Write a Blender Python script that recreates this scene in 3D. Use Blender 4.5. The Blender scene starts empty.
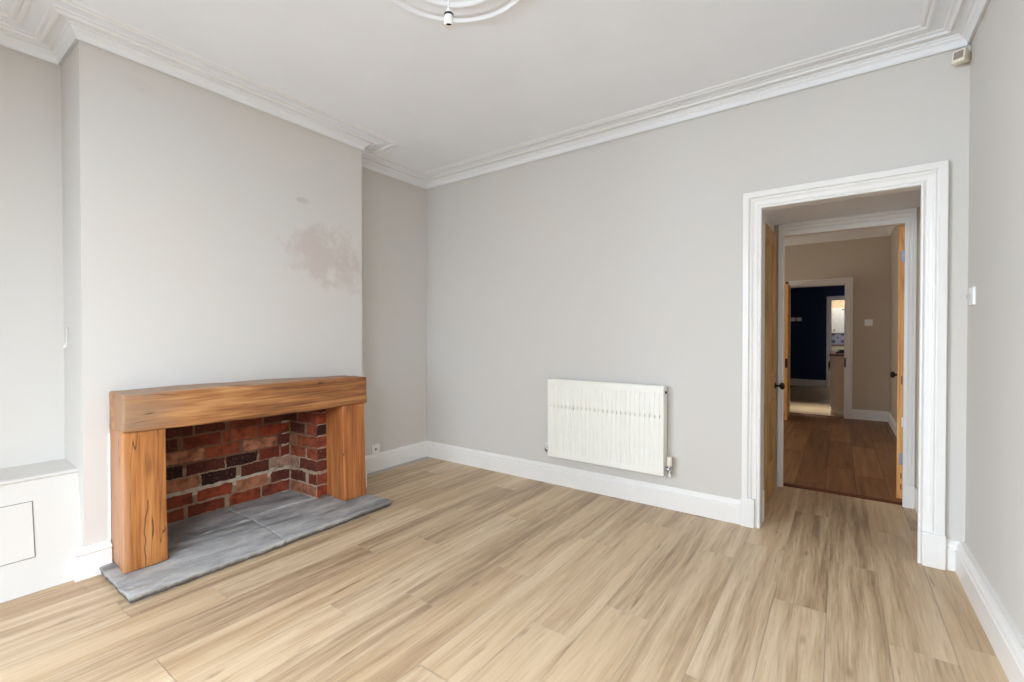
import bpy, bmesh, math, random
from mathutils import Vector, Matrix, noise

scene = bpy.context.scene
COL = scene.collection
rnd = random.Random(7)

# ------------------------------------------------------------------ room dimensions (metres)
XR, D = 0.524, 3.22            # right wall, back wall
XA, XB, XC = -3.36, -3.436, -3.061   # right-hand alcove wall, left-hand alcove wall, chimney breast face
Y1, Y2 = 0.602, 2.242          # chimney breast extents
YF = -0.62                     # front wall
ZC = 2.728                     # ceiling
# ------------------------------------------------------------------ mesh helpers
class MB:
    """collects faces, built into ONE mesh object"""
    def __init__(self):
        self.v, self.f, self.m, self.s, self.c, self.uv = [], [], [], [], [], []
    def face(self, idx, mi=0, smooth=False, col=(1, 1, 1, 1), uv=None):
        self.f.append(tuple(idx)); self.m.append(mi); self.s.append(smooth); self.c.append(col); self.uv.append(uv)
    def quad(self, a, b, c, d, mi=0, **k):
        n = len(self.v); self.v += [tuple(a), tuple(b), tuple(c), tuple(d)]
        self.face((n, n+1, n+2, n+3), mi, **k)
    def box(self, x0, x1, y0, y1, z0, z1, mi=0, **k):
        n = len(self.v)
        for z in (z0, z1):
            for x, y in ((x0, y0), (x1, y0), (x1, y1), (x0, y1)): self.v.append((x, y, z))
        for q in ((3, 2, 1, 0), (4, 5, 6, 7), (0, 1, 5, 4), (1, 2, 6, 5), (2, 3, 7, 6), (3, 0, 4, 7)):
            self.face([n+i for i in q], mi, **k)
    def sweep(self, path, prof, closed=False, z0=0.0, mi=0, smooth=False, caps=True, to=None):
        """profile (offset to the left of the path, height) swept with mitred corners.
        to: optional function (x, y, h) -> point"""
        P = [Vector((p[0], p[1])) for p in path]; n = len(P); rings = []
        for i in range(n):
            a = P[i-1] if (i > 0 or closed) else None
            b = P[(i+1) % n] if (i < n-1 or closed) else None
            dirs = []
            if a is not None: dirs.append((P[i]-a).normalized())
            if b is not None: dirs.append((b-P[i]).normalized())
            ns = [Vector((-d.y, d.x)) for d in dirs]
            m = ns[0] if len(ns) == 1 else (ns[0]+ns[1])/(1+ns[0].dot(ns[1]))
            ring = []
            for d, h in prof:
                q = P[i]+m*d
                ring.append(len(self.v))
                self.v.append(to(q.x, q.y, h) if to else (q.x, q.y, z0+h))
            rings.append(ring)
        k = len(prof)
        for i in range(n if closed else n-1):
            r0, r1 = rings[i], rings[(i+1) % n]
            for j in range(k-1):
                self.face((r0[j], r1[j], r1[j+1], r0[j+1]), mi, smooth)
        if caps and not closed:
            self.face(list(rings[0]), mi); self.face(list(reversed(rings[-1])), mi)
    def lathe(self, prof, center=(0, 0, 0), seg=24, axis='Z', mi=0, smooth=True):
        """prof: (radius, height along axis)"""
        c = Vector(center); n = len(self.v)
        for r, h in prof:
            for s in range(seg):
                a = 2*math.pi*s/seg; x, y = r*math.cos(a), r*math.sin(a)
                p = {'Z': (x, y, h), 'X': (h, x, y), 'Y': (y, h, x)}[axis]
                self.v.append(tuple(c+Vector(p)))
        for i in range(len(prof)-1):
            for s in range(seg):
                t = (s+1) % seg
                self.face((n+i*seg+s, n+i*seg+t, n+(i+1)*seg+t, n+(i+1)*seg+s), mi, smooth)
        if prof[0][0] > 1e-6: self.face([n+s for s in reversed(range(seg))], mi)
        if prof[-1][0] > 1e-6: self.face([n+(len(prof)-1)*seg+s for s in range(seg)], mi)
    def tube(self, pts, r, seg=10, mi=0):
        pts = [Vector(p) for p in pts]; n = len(self.v)
        for i, p in enumerate(pts):
            d = (pts[min(i+1, len(pts)-1)]-pts[max(i-1, 0)]).normalized()
            u = d.orthogonal().normalized() if i == 0 else (u - d*u.dot(d)).normalized()
            w = d.cross(u)
            for s in range(seg):
                a = 2*math.pi*s/seg; self.v.append(tuple(p+u*r*math.cos(a)+w*r*math.sin(a)))
        for i in range(len(pts)-1):
            for s in range(seg):
                t = (s+1) % seg
                self.face((n+i*seg+s, n+i*seg+t, n+(i+1)*seg+t, n+(i+1)*seg+s), mi, True)
        self.face([n+s for s in reversed(range(seg))], mi); self.face([n+(len(pts)-1)*seg+s for s in range(seg)], mi)
    def rounded(self, dims, r, n=(6, 6, 6), mapf=None, amp=0.0, freq=8.0, seed=0, mi=0, smooth=True, stretch=(1, 1, 1)):
        """box 0..dims with rounded edges and a gently uneven surface; mapf places it"""
        ts = []
        for L, k in zip(dims, n):
            rr = min(r, L*0.45)
            ts.append([0, rr*0.3, rr] + [rr+(L-2*rr)*i/k for i in range(1, k)] + [L-rr, L-rr*0.3, L])
        N = [len(t)-1 for t in ts]; idx = {}
        def vert(i, j, k):
            key = (i, j, k)
            if key in idx: return idx[key]
            p = [ts[0][i], ts[1][j], ts[2][k]]
            q = [min(max(p[a], min(r, dims[a]*.45)), dims[a]-min(r, dims[a]*.45)) for a in range(3)]
            d = Vector([p[a]-q[a] for a in range(3)])
            if d.length > 1e-9: P = Vector(q)+d.normalized()*min(r, min(dims)*.45)
            else: P = Vector(p)
            if amp:
                s = Vector((P.x*stretch[0], P.y*stretch[1], P.z*stretch[2]))*freq+Vector((seed*7.3, seed*3.1, seed*1.7))
                P = P+Vector((noise.noise(s), noise.noise(s+Vector((31, 7, 5))), noise.noise(s+Vector((3, 41, 17)))))*amp
            idx[key] = len(self.v); self.v.append(tuple(mapf(P) if mapf else P)); return idx[key]
        for a in range(3):
            b, c = (a+1) % 3, (a+2) % 3
            for side in (0, N[a]):
                for i in range(N[b]):
                    for j in range(N[c]):
                        q = []
                        for (x, y) in ((i, j), (i+1, j), (i+1, j+1), (i, j+1)):
                            k = [0, 0, 0]; k[a] = side; k[b] = x; k[c] = y; q.append(vert(*k))
                        if side == 0: q.reverse()
                        self.face(q, mi, smooth)
    def build(self, name, mats, parent=None, loc=(0, 0, 0), rotz=0.0, bevel=0.0, seg=2):
        me = bpy.data.meshes.new(name)
        me.from_pydata(self.v, [], self.f)
        if not isinstance(mats, (list, tuple)): mats = [mats]
        for m in mats: me.materials.append(m)
        me.polygons.foreach_set('material_index', self.m)
        me.polygons.foreach_set('use_smooth', self.s)
        if any(c != (1, 1, 1, 1) for c in self.c):
            at = me.color_attributes.new('tint', 'FLOAT_COLOR', 'CORNER')
            data = []
            for p, c in zip(me.polygons, self.c): data += list(c)*p.loop_total
            at.data.foreach_set('color', data)
        if any(u is not None for u in self.uv):
            ul = me.uv_layers.new(name='UVMap'); data = []
            for p, u in zip(me.polygons, self.uv):
                for i in range(p.loop_total): data += list(u[i]) if u else [0.0, 0.0]
            ul.data.foreach_set('uv', data)
        me.validate(); me.update()
        o = bpy.data.objects.new(name, me); COL.objects.link(o)
        o.location = loc; o.rotation_euler = (0, 0, rotz)
        if parent is not None: o.parent = parent
        if bevel:
            b = o.modifiers.new('bevel', 'BEVEL'); b.width = bevel; b.segments = seg; b.limit_method = 'ANGLE'; b.angle_limit = math.radians(40)
            for p in me.polygons: p.use_smooth = True
            w = o.modifiers.new('wn', 'WEIGHTED_NORMAL'); w.keep_sharp = True
        return o

def tag(o, label, cat, group=None, kind=None):
    o['label'] = label; o['category'] = cat
    if group: o['group'] = group
    if kind: o['kind'] = kind
    return o
def struct(o, label, cat): return tag(o, label, cat, kind='structure')
def empty(name, label, cat, loc, rotz=0.0, group=None, kind=None):
    o = bpy.data.objects.new(name, None); COL.objects.link(o); o.empty_display_size = 0.05
    o.location = loc; o.rotation_euler = (0, 0, rotz)
    return tag(o, label, cat, group, kind)

# ------------------------------------------------------------------ material helpers
def srgb(r, g, b, s=255.0):
    f = lambda c: c/12.92 if c <= 0.04045 else ((c+0.055)/1.055)**2.4
    return (f(r/s), f(g/s), f(b/s), 1.0)
class NT:
    def __init__(self, name):
        self.mat = bpy.data.materials.new(name); self.mat.use_nodes = True
        self.t = self.mat.node_tree; self.t.nodes.clear()
        self.out = self.n('ShaderNodeOutputMaterial'); self.b = self.n('ShaderNodeBsdfPrincipled')
        self.l(self.b.outputs[0], self.out.inputs['Surface'])
    def n(self, typ, **k):
        nd = self.t.nodes.new(typ)
        for a, v in k.items(): setattr(nd, a, v)
        return nd
    def l(self, a, b): self.t.links.new(a, b)
    def put(self, sock, v):
        if hasattr(v, 'links') or isinstance(v, bpy.types.NodeSocket): self.l(v, sock)
        else: sock.default_value = v
    def noise(self, vec, scale, detail=4, rough=0.55, dist=0.0):
        nd = self.n('ShaderNodeTexNoise'); self.l(vec, nd.inputs['Vector'])
        nd.inputs['Scale'].default_value = scale; nd.inputs['Detail'].default_value = detail
        nd.inputs['Roughness'].default_value = rough; nd.inputs['Distortion'].default_value = dist
        return nd.outputs['Fac']
    def ramp(self, fac, stops):
        nd = self.n('ShaderNodeValToRGB'); self.l(fac, nd.inputs[0]); e = nd.color_ramp.elements
        while len(e) < len(stops): e.new(0.5)
        for s, (p, c) in zip(e, stops):
            s.position = p; s.color = c if len(c) == 4 else (*c, 1)
        return nd.outputs[0]
    def mix(self, fac, a, b, mode='MIX'):
        nd = self.n('ShaderNodeMix', data_type='RGBA', blend_type=mode)
        self.put(nd.inputs[0], fac); self.put(nd.inputs[6], a); self.put(nd.inputs[7], b)
        return nd.outputs[2]
    def math(self, op, a, b=0.0, clamp=False):
        nd = self.n('ShaderNodeMath', operation=op, use_clamp=clamp); self.put(nd.inputs[0], a); self.put(nd.inputs[1], b)
        return nd.outputs[0]
    def mapping(self, vec, scale=(1, 1, 1), loc=(0, 0, 0), rot=(0, 0, 0)):
        nd = self.n('ShaderNodeMapping'); self.l(vec, nd.inputs['Vector'])
        nd.inputs['Scale'].default_value = scale; nd.inputs['Location'].default_value = loc; nd.inputs['Rotation'].default_value = rot
        return nd.outputs[0]
    def obj(self): return self.n('ShaderNodeTexCoord').outputs['Object']
    def bump(self, h, strength=0.2, dist=0.01):
        nd = self.n('ShaderNodeBump'); self.l(h, nd.inputs['Height'])
        nd.inputs['Strength'].default_value = strength; nd.inputs['Distance'].default_value = dist
        self.l(nd.outputs[0], self.b.inputs['Normal'])
    def set(self, color=None, rough=None, metal=None, spec=None):
        if color is not None: self.put(self.b.inputs['Base Color'], color)
        if rough is not None: self.put(self.b.inputs['Roughness'], rough)
        if metal is not None: self.b.inputs['Metallic'].default_value = metal
        if spec is not None: self.b.inputs['Specular IOR Level'].default_value = spec
        return self

def plain(name, c, rough=0.5, metal=0.0, spec=0.5, var=0.03, scale=14.0):
    m = NT(name); v = m.noise(m.obj(), scale, 3)
    lo = tuple(x*(1-var) for x in c[:3])+(1,); hi = tuple(min(1, x*(1+var)) for x in c[:3])+(1,)
    m.set(m.ramp(v, [(0.35, lo), (0.65, hi)]), rough, metal, spec)
    return m.mat

def wall_paint(name, c, rough=0.75, stains=None):
    m = NT(name); ob = m.obj()
    big = m.noise(ob, 1.6, 4, 0.6); fine = m.noise(ob, 60, 2)
    warm = tuple(a*b for a, b in zip(c[:3], (1.0, 0.985, 0.965)))+(1,)
    cool = tuple(a*b for a, b in zip(c[:3], (0.985, 0.99, 0.995)))+(1,)
    colr = m.ramp(big, [(0.35, warm), (0.65, cool)])
    if stains:
        for (cen, sx, sz, tint, amt, th) in stains:
            loc = m.n('ShaderNodeVectorMath', operation='SUBTRACT'); m.l(ob, loc.inputs[0]); loc.inputs[1].default_value = cen
            sc = m.mapping(loc.outputs[0], (0, 1/sx, 1/sz))
            ln = m.n('ShaderNodeVectorMath', operation='LENGTH'); m.l(sc, ln.inputs[0])
            nz = m.noise(ob, 9, 4, 0.65)
            d = m.math('ADD', ln.outputs['Value'], m.math('MULTIPLY', m.math('SUBTRACT', nz, 0.5), 2.2))
            mask = m.ramp(d, [(th, (1, 1, 1)), (th+0.55, (0, 0, 0))])
            colr = m.mix(m.math('MULTIPLY', mask, amt), colr, tint)
    m.set(colr, rough, 0, 0.25); m.bump(fine, 0.06, 0.004)
    return m.mat

WALL = srgb(207, 204, 199)
M_wall = wall_paint('grey_emulsion', WALL)
M_chim = wall_paint('grey_emulsion_stained', WALL, stains=[
    ((0, 1.91, 1.80), 0.30, 0.22, srgb(194, 183, 176), 0.8, 0.45),
    ((0, 2.10, 1.66), 0.15, 0.15, srgb(194, 183, 176), 0.7, 0.4),
    ((0, 1.76, 2.15), 0.05, 0.025, srgb(188, 178, 172), 0.6, 0.6),
    ((0, 0.86, 2.55), 0.10, 0.05, srgb(190, 183, 176), 0.2, 0.5)])
M_white = plain('white_gloss_paint', srgb(230, 228, 224), 0.35, 0, 0.45, 0.012, 9)
M_corn = plain('white_cornice_paint', srgb(229, 230, 231), 0.85, 0, 0.2, 0.012, 3)
M_ceil = plain('white_ceiling_paint', srgb(236, 240, 246), 0.85, 0, 0.2, 0.012, 3)
M_beige = wall_paint('beige_emulsion', srgb(196, 183, 165))
M_navy = wall_paint('navy_emulsion', srgb(22, 40, 78), 0.6)
M_black = plain('black_iron', srgb(22, 21, 21), 0.4, 0.3)
M_dark = plain('dark_recess', srgb(30, 28, 27), 0.8)
M_steel = plain('chrome', srgb(190, 192, 194), 0.22, 1.0)
M_zinc = plain('zinc_hinge', srgb(128, 132, 142), 0.45, 0.8)
M_rad = plain('cream_radiator_enamel', srgb(233, 232, 223), 0.35, 0, 0.4, 0.01)
M_cream = plain('cream_plastic', srgb(226, 218, 200), 0.4)
M_plast = plain('white_plastic', srgb(235, 235, 233), 0.35)
M_lens = plain('smoky_lens', srgb(150, 138, 132), 0.25)
M_screed = plain('grey_screed', srgb(184, 180, 174), 0.9, 0, 0.2, 0.12, 40)

def laminate(name, pal, rough=0.42):
    m = NT(name)
    uv = m.n('ShaderNodeUVMap'); uv.uv_map = 'UVMap'
    at = m.n('ShaderNodeAttribute'); at.attribute_name = 'tint'
    sep = m.n('ShaderNodeSeparateColor'); m.l(at.outputs['Color'], sep.inputs[0])
    off = m.n('ShaderNodeCombineXYZ'); m.l(m.math('MULTIPLY', sep.outputs[1], 37.0), off.inputs[0]); m.l(m.math('MULTIPLY', sep.outputs[2], 53.0), off.inputs[1])
    add = m.n('ShaderNodeVectorMath', operation='ADD'); m.l(uv.outputs[0], add.inputs[0]); m.l(off.outputs[0], add.inputs[1])
    v = add.outputs[0]
    wav = m.n('ShaderNodeVectorMath', operation='ADD')          # grain that wanders a little sideways
    w1 = m.noise(m.mapping(v, (3.0, 1.3, 1)), 1.0, 2)
    wx = m.n('ShaderNodeCombineXYZ'); m.l(m.math('MULTIPLY', m.math('SUBTRACT', w1, 0.5), 0.030), wx.inputs[0])
    m.l(v, wav.inputs[0]); m.l(wx.outputs[0], wav.inputs[1]); g = wav.outputs[0]
    broad = m.noise(m.mapping(g, (11, 0.75, 1)), 1.0, 3, 0.55, 0.35)
    band = m.noise(m.mapping(g, (27, 1.1, 1)), 1.0, 4, 0.6, 0.25)
    fine = m.noise(m.mapping(g, (120, 5, 1)), 1.0, 3, 0.6)
    f = m.math('ADD', m.math('MULTIPLY', broad, 0.38), m.math('ADD', m.math('MULTIPLY', band, 0.48), m.math('MULTIPLY', fine, 0.30)))
    f = m.math('ADD', f, m.math('MULTIPLY', m.math('SUBTRACT', sep.outputs[0], 0.5), 0.14))
    colr = m.ramp(f, [(0.43, pal[0]), (0.54, pal[1]), (0.65, pal[2]), (0.79, pal[3])])
    colr = m.mix(m.ramp(sep.outputs[1], [(0.1, (0.0, 0.0, 0.0)), (0.9, (0.30, 0.30, 0.30))]), colr, pal[5])
    # knots
    vor = m.n('ShaderNodeTexVoronoi'); m.l(m.mapping(g, (7.5, 2.1, 1)), vor.inputs['Vector']); vor.inputs['Scale'].default_value = 1.0
    kn = m.math('ADD', vor.outputs['Distance'], m.math('MULTIPLY', m.math('SUBTRACT', band, 0.5), 0.12))
    knot = m.ramp(kn, [(0.015, (1, 1, 1)), (0.11, (0, 0, 0))])
    vsel = m.n('ShaderNodeSeparateColor'); m.l(vor.outputs['Color'], vsel.inputs[0])
    sel = m.math('GREATER_THAN', vsel.outputs[0], 0.42)
    colr = m.mix(m.math('MULTIPLY', m.math('MULTIPLY', knot, sel), 0.6), colr, pal[4])
    # thin dark flecks along the grain
    fl = m.noise(m.mapping(g, (44, 3.0, 1), (3, 9, 0)), 1.0, 2, 0.5)
    colr = m.mix(m.ramp(fl, [(0.66, (0, 0, 0)), (0.76, (0.6, 0.6, 0.6))]), colr, pal[4])
    m.set(colr, m.ramp(fine, [(0.3, (rough-.05,)*3), (0.7, (rough+.07,)*3)]), 0, 0.42)
    m.bump(fine, 0.05, 0.002)
    return m.mat
PAL = [srgb(150, 124, 98), srgb(182, 156, 125), srgb(205, 181, 150), srgb(220, 200, 170), srgb(112, 86, 64), srgb(192, 160, 120)]
M_lam = laminate('oak_laminate', PAL)
PAL2 = [srgb(88, 60, 40), srgb(120, 84, 56), srgb(144, 104, 70), srgb(164, 124, 86), srgb(62, 42, 30), srgb(140, 92, 54)]  # same laminate; the middle room's dimness is put into darker tones
M_lam2 = laminate('oak_laminate_dimmed', PAL2, 0.42)

def oak(name, axis, c0, c1, c2, crack=0.5, weather=None, split=None):
    m = NT(name); ob = m.obj()
    lo, hi = 1.6, 26.0
    s1 = tuple(lo if a == axis else hi for a in range(3)); s2 = tuple(4.0 if a == axis else 95.0 for a in range(3))
    s3 = tuple(0.9 if a == axis else 7.0 for a in range(3))
    a = m.noise(m.mapping(ob, s1), 1.0, 4, 0.6, 0.6); b = m.noise(m.mapping(ob, s2), 1.0, 3); c = m.noise(m.mapping(ob, s3), 1.0, 3, 0.5, 0.5)
    f = m.math('ADD', m.math('MULTIPLY', a, 0.48), m.math('ADD', m.math('MULTIPLY', b, 0.22), m.math('MULTIPLY', c, 0.30)))
    colr = m.ramp(f, [(0.38, c0), (0.5, c1), (0.61, c2)])
    if weather:                                      # silvery, worn wood near the named places
        for cen, rad, tint, amt in weather:
            sub = m.n('ShaderNodeVectorMath', operation='SUBTRACT'); m.l(ob, sub.inputs[0]); sub.inputs[1].default_value = (cen[0]+2.9, cen[1]-1.4, cen[2])
            mp = m.mapping(sub.outputs[0], tuple(1/r for r in rad))
            ln = m.n('ShaderNodeVectorMath', operation='LENGTH'); m.l(mp, ln.inputs[0])
            d = m.math('ADD', ln.outputs['Value'], m.math('MULTIPLY', m.math('SUBTRACT', a, 0.5), 1.2))
            colr = m.mix(m.math('MULTIPLY', m.ramp(d, [(0.35, (1, 1, 1)), (1.1, (0, 0, 0))]), amt), colr, tint)
    s4 = tuple(1.3 if q == axis else 20.0 for q in range(3))
    k = m.noise(m.mapping(ob, s4, (5, 3, 8)), 1.0, 2, 0.4, 0.15)
    line = m.math('ABSOLUTE', m.math('SUBTRACT', k, 0.5)); gate = m.noise(ob, 4.5, 1)
    cr = m.math('MULTIPLY', m.ramp(line, [(0.0, (1, 1, 1)), (0.012, (0, 0, 0))]), m.ramp(gate, [(0.56, (0, 0, 0)), (0.62, (1, 1, 1))]))
    if split:                                        # one long drying split up the post
        sx = m.n('ShaderNodeSeparateXYZ'); m.l(ob, sx.inputs[0])
        wob = m.noise(m.mapping(ob, (0, 0, 4)), 1.0, 2, 0.5)
        dd = m.math('ABSOLUTE', m.math('ADD', m.math('SUBTRACT', sx.outputs[1], split[0]-1.4), m.math('MULTIPLY', m.math('SUBTRACT', wob, 0.5), 0.09)))
        sl = m.math('MULTIPLY', m.ramp(dd, [(0.0, (1, 1, 1)), (0.0035, (0, 0, 0))]), m.math('LESS_THAN', sx.outputs[2], split[2]))
        cr = m.math('MAXIMUM', cr, sl)
    colr = m.mix(m.math('MULTIPLY', cr, crack), colr, srgb(46, 26, 14))
    vor = m.n('ShaderNodeTexVoronoi'); s5 = tuple(2.0 if q == axis else 5.5 for q in range(3))
    m.l(m.mapping(ob, s5, (0.3, 0.7, 0.2)), vor.inputs['Vector']); vor.inputs['Scale'].default_value = 1.0
    kd = m.math('ADD', vor.outputs['Distance'], m.math('MULTIPLY', m.math('SUBTRACT', a, 0.5), 0.15))
    colr = m.mix(m.math('MULTIPLY', m.ramp(kd, [(0.04, (1, 1, 1)), (0.16, (0, 0, 0))]), 0.5), colr, srgb(92, 52, 24))
    m.set(colr, 0.5, 0, 0.35)
    m.bump(m.math('SUBTRACT', m.math('MULTIPLY', b, 0.5), cr), 0.35, 0.004)
    return m.mat
O0, O1, O2 = srgb(128, 72, 32), srgb(176, 112, 56), srgb(204, 142, 80)
GREYWOOD = srgb(150, 122, 98)
M_oakY = oak('oak_beam', 1, srgb(104, 64, 38), srgb(154, 102, 60), srgb(188, 138, 88), 0.85, weather=[
    ((-2.79, 0.66, 0.83), (0.20, 0.34, 0.16), GREYWOOD, 0.7), ((-2.92, 0.64, 0.83), (0.3, 0.06, 0.2), srgb(176, 150, 126), 0.8), ((-2.92, 1.4, 0.935), (3.0, 6.0, 0.028), srgb(160, 146, 130), 0.85)])
M_oakL = oak('oak_post_warm', 2, srgb(124, 70, 32), srgb(166, 106, 56), srgb(188, 130, 76), 0.9, weather=[((-2.92, 0.66, 0.4), (0.3, 0.066, 0.9), srgb(196, 160, 132), 0.8)], split=(0.778, 0.05, 0.38))
M_oakR = oak('oak_post_brown', 2, srgb(124, 68, 34), srgb(164, 100, 54), srgb(188, 124, 72), 0.9)
M_pine = oak('waxed_pine', 2, srgb(164, 126, 76), srgb(194, 156, 104), srgb(210, 176, 124), 0.15)
M_pinev = oak('orange_pine_edge', 2, srgb(188, 122, 60), srgb(220, 162, 94), srgb(232, 184, 122), 0.2)
M_thresh = oak('dark_stained_oak', 0, srgb(70, 34, 18), srgb(92, 48, 26), srgb(108, 60, 34), 0.1)

def attr_mat(name, rough, noise_scale, amt, dark, bump=0.4, second=None):
    m = NT(name); at = m.n('ShaderNodeAttribute'); at.attribute_name = 'tint'; ob = m.obj()
    n1 = m.noise(ob, noise_scale, 5, 0.65); n2 = m.noise(ob, noise_scale*4, 3, 0.6)
    colr = m.mix(m.ramp(n1, [(0.42, (0, 0, 0)), (0.72, (amt,)*3)]), at.outputs['Color'], dark)
    if second: colr = m.mix(m.ramp(n2, [(0.55, (0, 0, 0)), (0.75, (0.55,)*3)]), colr, second)
    m.set(colr, rough, 0, 0.25); m.bump(m.math('ADD', n1, m.math('MULTIPLY', n2, 0.5)), bump, 0.006)
    return m.mat
M_brick = attr_mat('old_red_brick', 0.85, 17, 0.9, srgb(62, 30, 22), 0.7, srgb(158, 104, 76))
M_mortar = attr_mat('lime_mortar', 0.95, 18, 0.55, srgb(96, 80, 66), 0.6)

def slate():
    m = NT('grey_slate'); ob = m.obj()
    a = m.noise(m.mapping(ob, (9, 2.6, 9)), 1.0, 5, 0.62, 0.4); b = m.noise(ob, 46, 4, 0.6)
    colr = m.ramp(a, [(0.33, srgb(118, 117, 115)), (0.52, srgb(158, 157, 155)), (0.70, srgb(188, 186, 182))])
    colr = m.mix(m.ramp(b, [(0.6, (0, 0, 0)), (0.8, (0.35,)*3)]), colr, srgb(196, 192, 186))
    sz = m.n('ShaderNodeSeparateXYZ'); m.l(ob, sz.inputs[0])          # soiled lower edge
    dz = m.math('ADD', sz.outputs[2], m.math('MULTIPLY', m.math('SUBTRACT', b, 0.5), 0.03))
    colr = m.mix(m.ramp(dz, [(0.012, (0.85, 0.85, 0.85)), (0.028, (0, 0, 0))]), colr, srgb(84, 74, 62))
    m.set(colr, 0.6, 0, 0.35); m.bump(m.math('ADD', a, m.math('MULTIPLY', b, 0.8)), 0.6, 0.008)
    return m.mat
M_slate = slate()
M_grout = plain('pale_grout', srgb(178, 176, 172), 0.9, 0, 0.2, 0.1, 40)
M_caulk = plain('white_caulk', srgb(238, 238, 236), 0.6)

# ------------------------------------------------------------------ floors
def planks(mb, x_edges, phase, y0, y1s, length, z=0.0, gap=0.0008, holes=()):
    for i in range(len(x_edges)-1):
        xa, xb = x_edges[i], x_edges[i+1]
        y1 = y1s(xa) if callable(y1s) else y1s
        ys = []; y = phase[i]
        while y > y0-length: y -= length
        while y < y1: ys.append(y); y += length
        ys.append(y)
        for a, b in zip(ys[:-1], ys[1:]):
            a2, b2 = max(a, y0), min(b, y1)
            if b2-a2 < 0.01: continue
            col = (rnd.random(), rnd.random(), rnd.random(), 1)
            segs = [(xa, a2, b2)]
            for hx, ha, hb in holes:                    # planks scribed round the hearth and chimney breast
                ns = []
                for sx, s0, s1 in segs:
                    if sx >= hx-0.001 or s1 <= ha or s0 >= hb: ns.append((sx, s0, s1)); continue
                    if s0 < ha: ns.append((sx, s0, ha))
                    if s1 > hb: ns.append((sx, hb, s1))
                    if xb > hx+0.004: ns.append((hx, max(s0, ha), min(s1, hb)))
                segs = ns
            for sx, s0, s1 in segs:
                if s1-s0 < 0.004: continue
                x0, x1, u0, u1 = sx+gap, xb-gap, s0+gap, s1-gap
                mb.quad((x0, u0, z), (x1, u0, z), (x1, u1, z), (x0, u1, z), 0, col=col,
                        uv=((x0-xa, u0-a), (x1-xa, u0-a), (x1-xa, u1-a), (x0-xa, u1-a)))
W, OFF, LEN = 0.2007, -0.0385, 1.281
edges = [OFF+W*k for k in range(-16, 4)]; edges[-1] = XR-0.004; edges = [e for e in edges if e < XR-0.001]
if edges[-1] < XR-0.01: edges.append(XR-0.004)
ph = {0.36: 2.435, 0.16: 2.29, -0.04: 2.96, -0.24: 2.39, -0.44: 2.95, -0.64: 2.70, -0.84: 1.89, -1.04: 1.60, -1.24: 1.15,
      -1.445: 1.888, -1.645: 1.437, -1.845: 1.176, -2.045: 0.60, -2.245: 1.605, -2.45: 0.93, -2.65: 0.625, -2.85: 1.36, -3.05: 0.28, -3.25: 1.02}
phase = [ph[min(ph, key=lambda k: abs(k-e))] for e in edges]
edges[0] = XA+0.095
mb = MB()
planks(mb, edges, phase, -1.85, lambda x: 4.235 if x > -0.5 else D+0.02, LEN, holes=[(-2.570, 0.658, 2.112), (-3.03, Y1-0.03, Y2+0.02), (-3.066, -1.85, Y1)])
mb.box(-3.56, XR+0.1, YF-1.3, D+0.02, -0.06, -0.0022, 1)
mb.box(-0.46, 0.47, D+0.02, 4.235, -0.06, -0.0022, 1)
o = struct(mb.build('floor', [M_lam, M_screed]), 'pale oak laminate floor of the empty front room and lobby', 'floor')

mb = MB(); e2 = [-3.3+W*k for k in range(0, 20)]; e2 = [e for e in e2 if e < 0.57]+[0.57]
planks(mb, e2, [rnd.uniform(0, 1.28) for _ in e2], 4.295, 8.27, LEN)
mb.box(-3.4, 0.6, 4.295, 8.27, -0.06, -0.0022, 1)
struct(mb.build('floor', [M_lam2, M_dark]), 'oak laminate floor of the middle room beyond the lobby, darkened for dim light', 'floor')
# tiles of the far room
mt = NT('beige_floor_tile'); bt = mt.n('ShaderNodeTexBrick'); mt.l(mt.mapping(mt.obj(), (1, 1, 1), (0.12, 0.3, 0)), bt.inputs['Vector'])
bt.offset = 0; bt.inputs['Scale'].default_value = 1.0; bt.inputs['Brick Width'].default_value = 0.6; bt.inputs['Row Height'].default_value = 0.9
bt.inputs['Mortar Size'].default_value = 0.008
tn = mt.noise(mt.obj(), 3.0, 4)
mt.l(mt.ramp(tn, [(0.3, srgb(150, 128, 98)), (0.7, srgb(178, 156, 124))]), bt.inputs['Color1']); bt.inputs['Color2'].default_value = srgb(168, 146, 114)
bt.inputs['Mortar'].default_value = srgb(200, 184, 156); mt.set(bt.outputs['Color'], 0.3)
mb = MB(); mb.box(-3.0, 1.6, 8.32, 15.2, -0.06, 0.0)
struct(mb.build('floor', mt.mat), 'beige tiled floor of the far kitchen', 'floor')
mb = MB()
mb.sweep([(-0.363, 4.235), (0.40, 4.235)], [(0, 0), (0.0, 0.004), (0.012, 0.010), (0.048, 0.010), (0.06, 0.004), (0.06, 0)], smooth=False)
struct(mb.build('trim_1', M_thresh), 'dark wood threshold strip across the second doorway', 'threshold strip')
mb = MB()
mb.sweep([(-0.63, 8.265), (0.06, 8.265)], [(0, 0), (0.0, 0.004), (0.012, 0.010), (0.048, 0.010), (0.06, 0.004), (0.06, 0)])
struct(mb.build('trim_2', M_thresh), 'dark wood threshold strip at the far tiled kitchen doorway', 'threshold strip')

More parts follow.
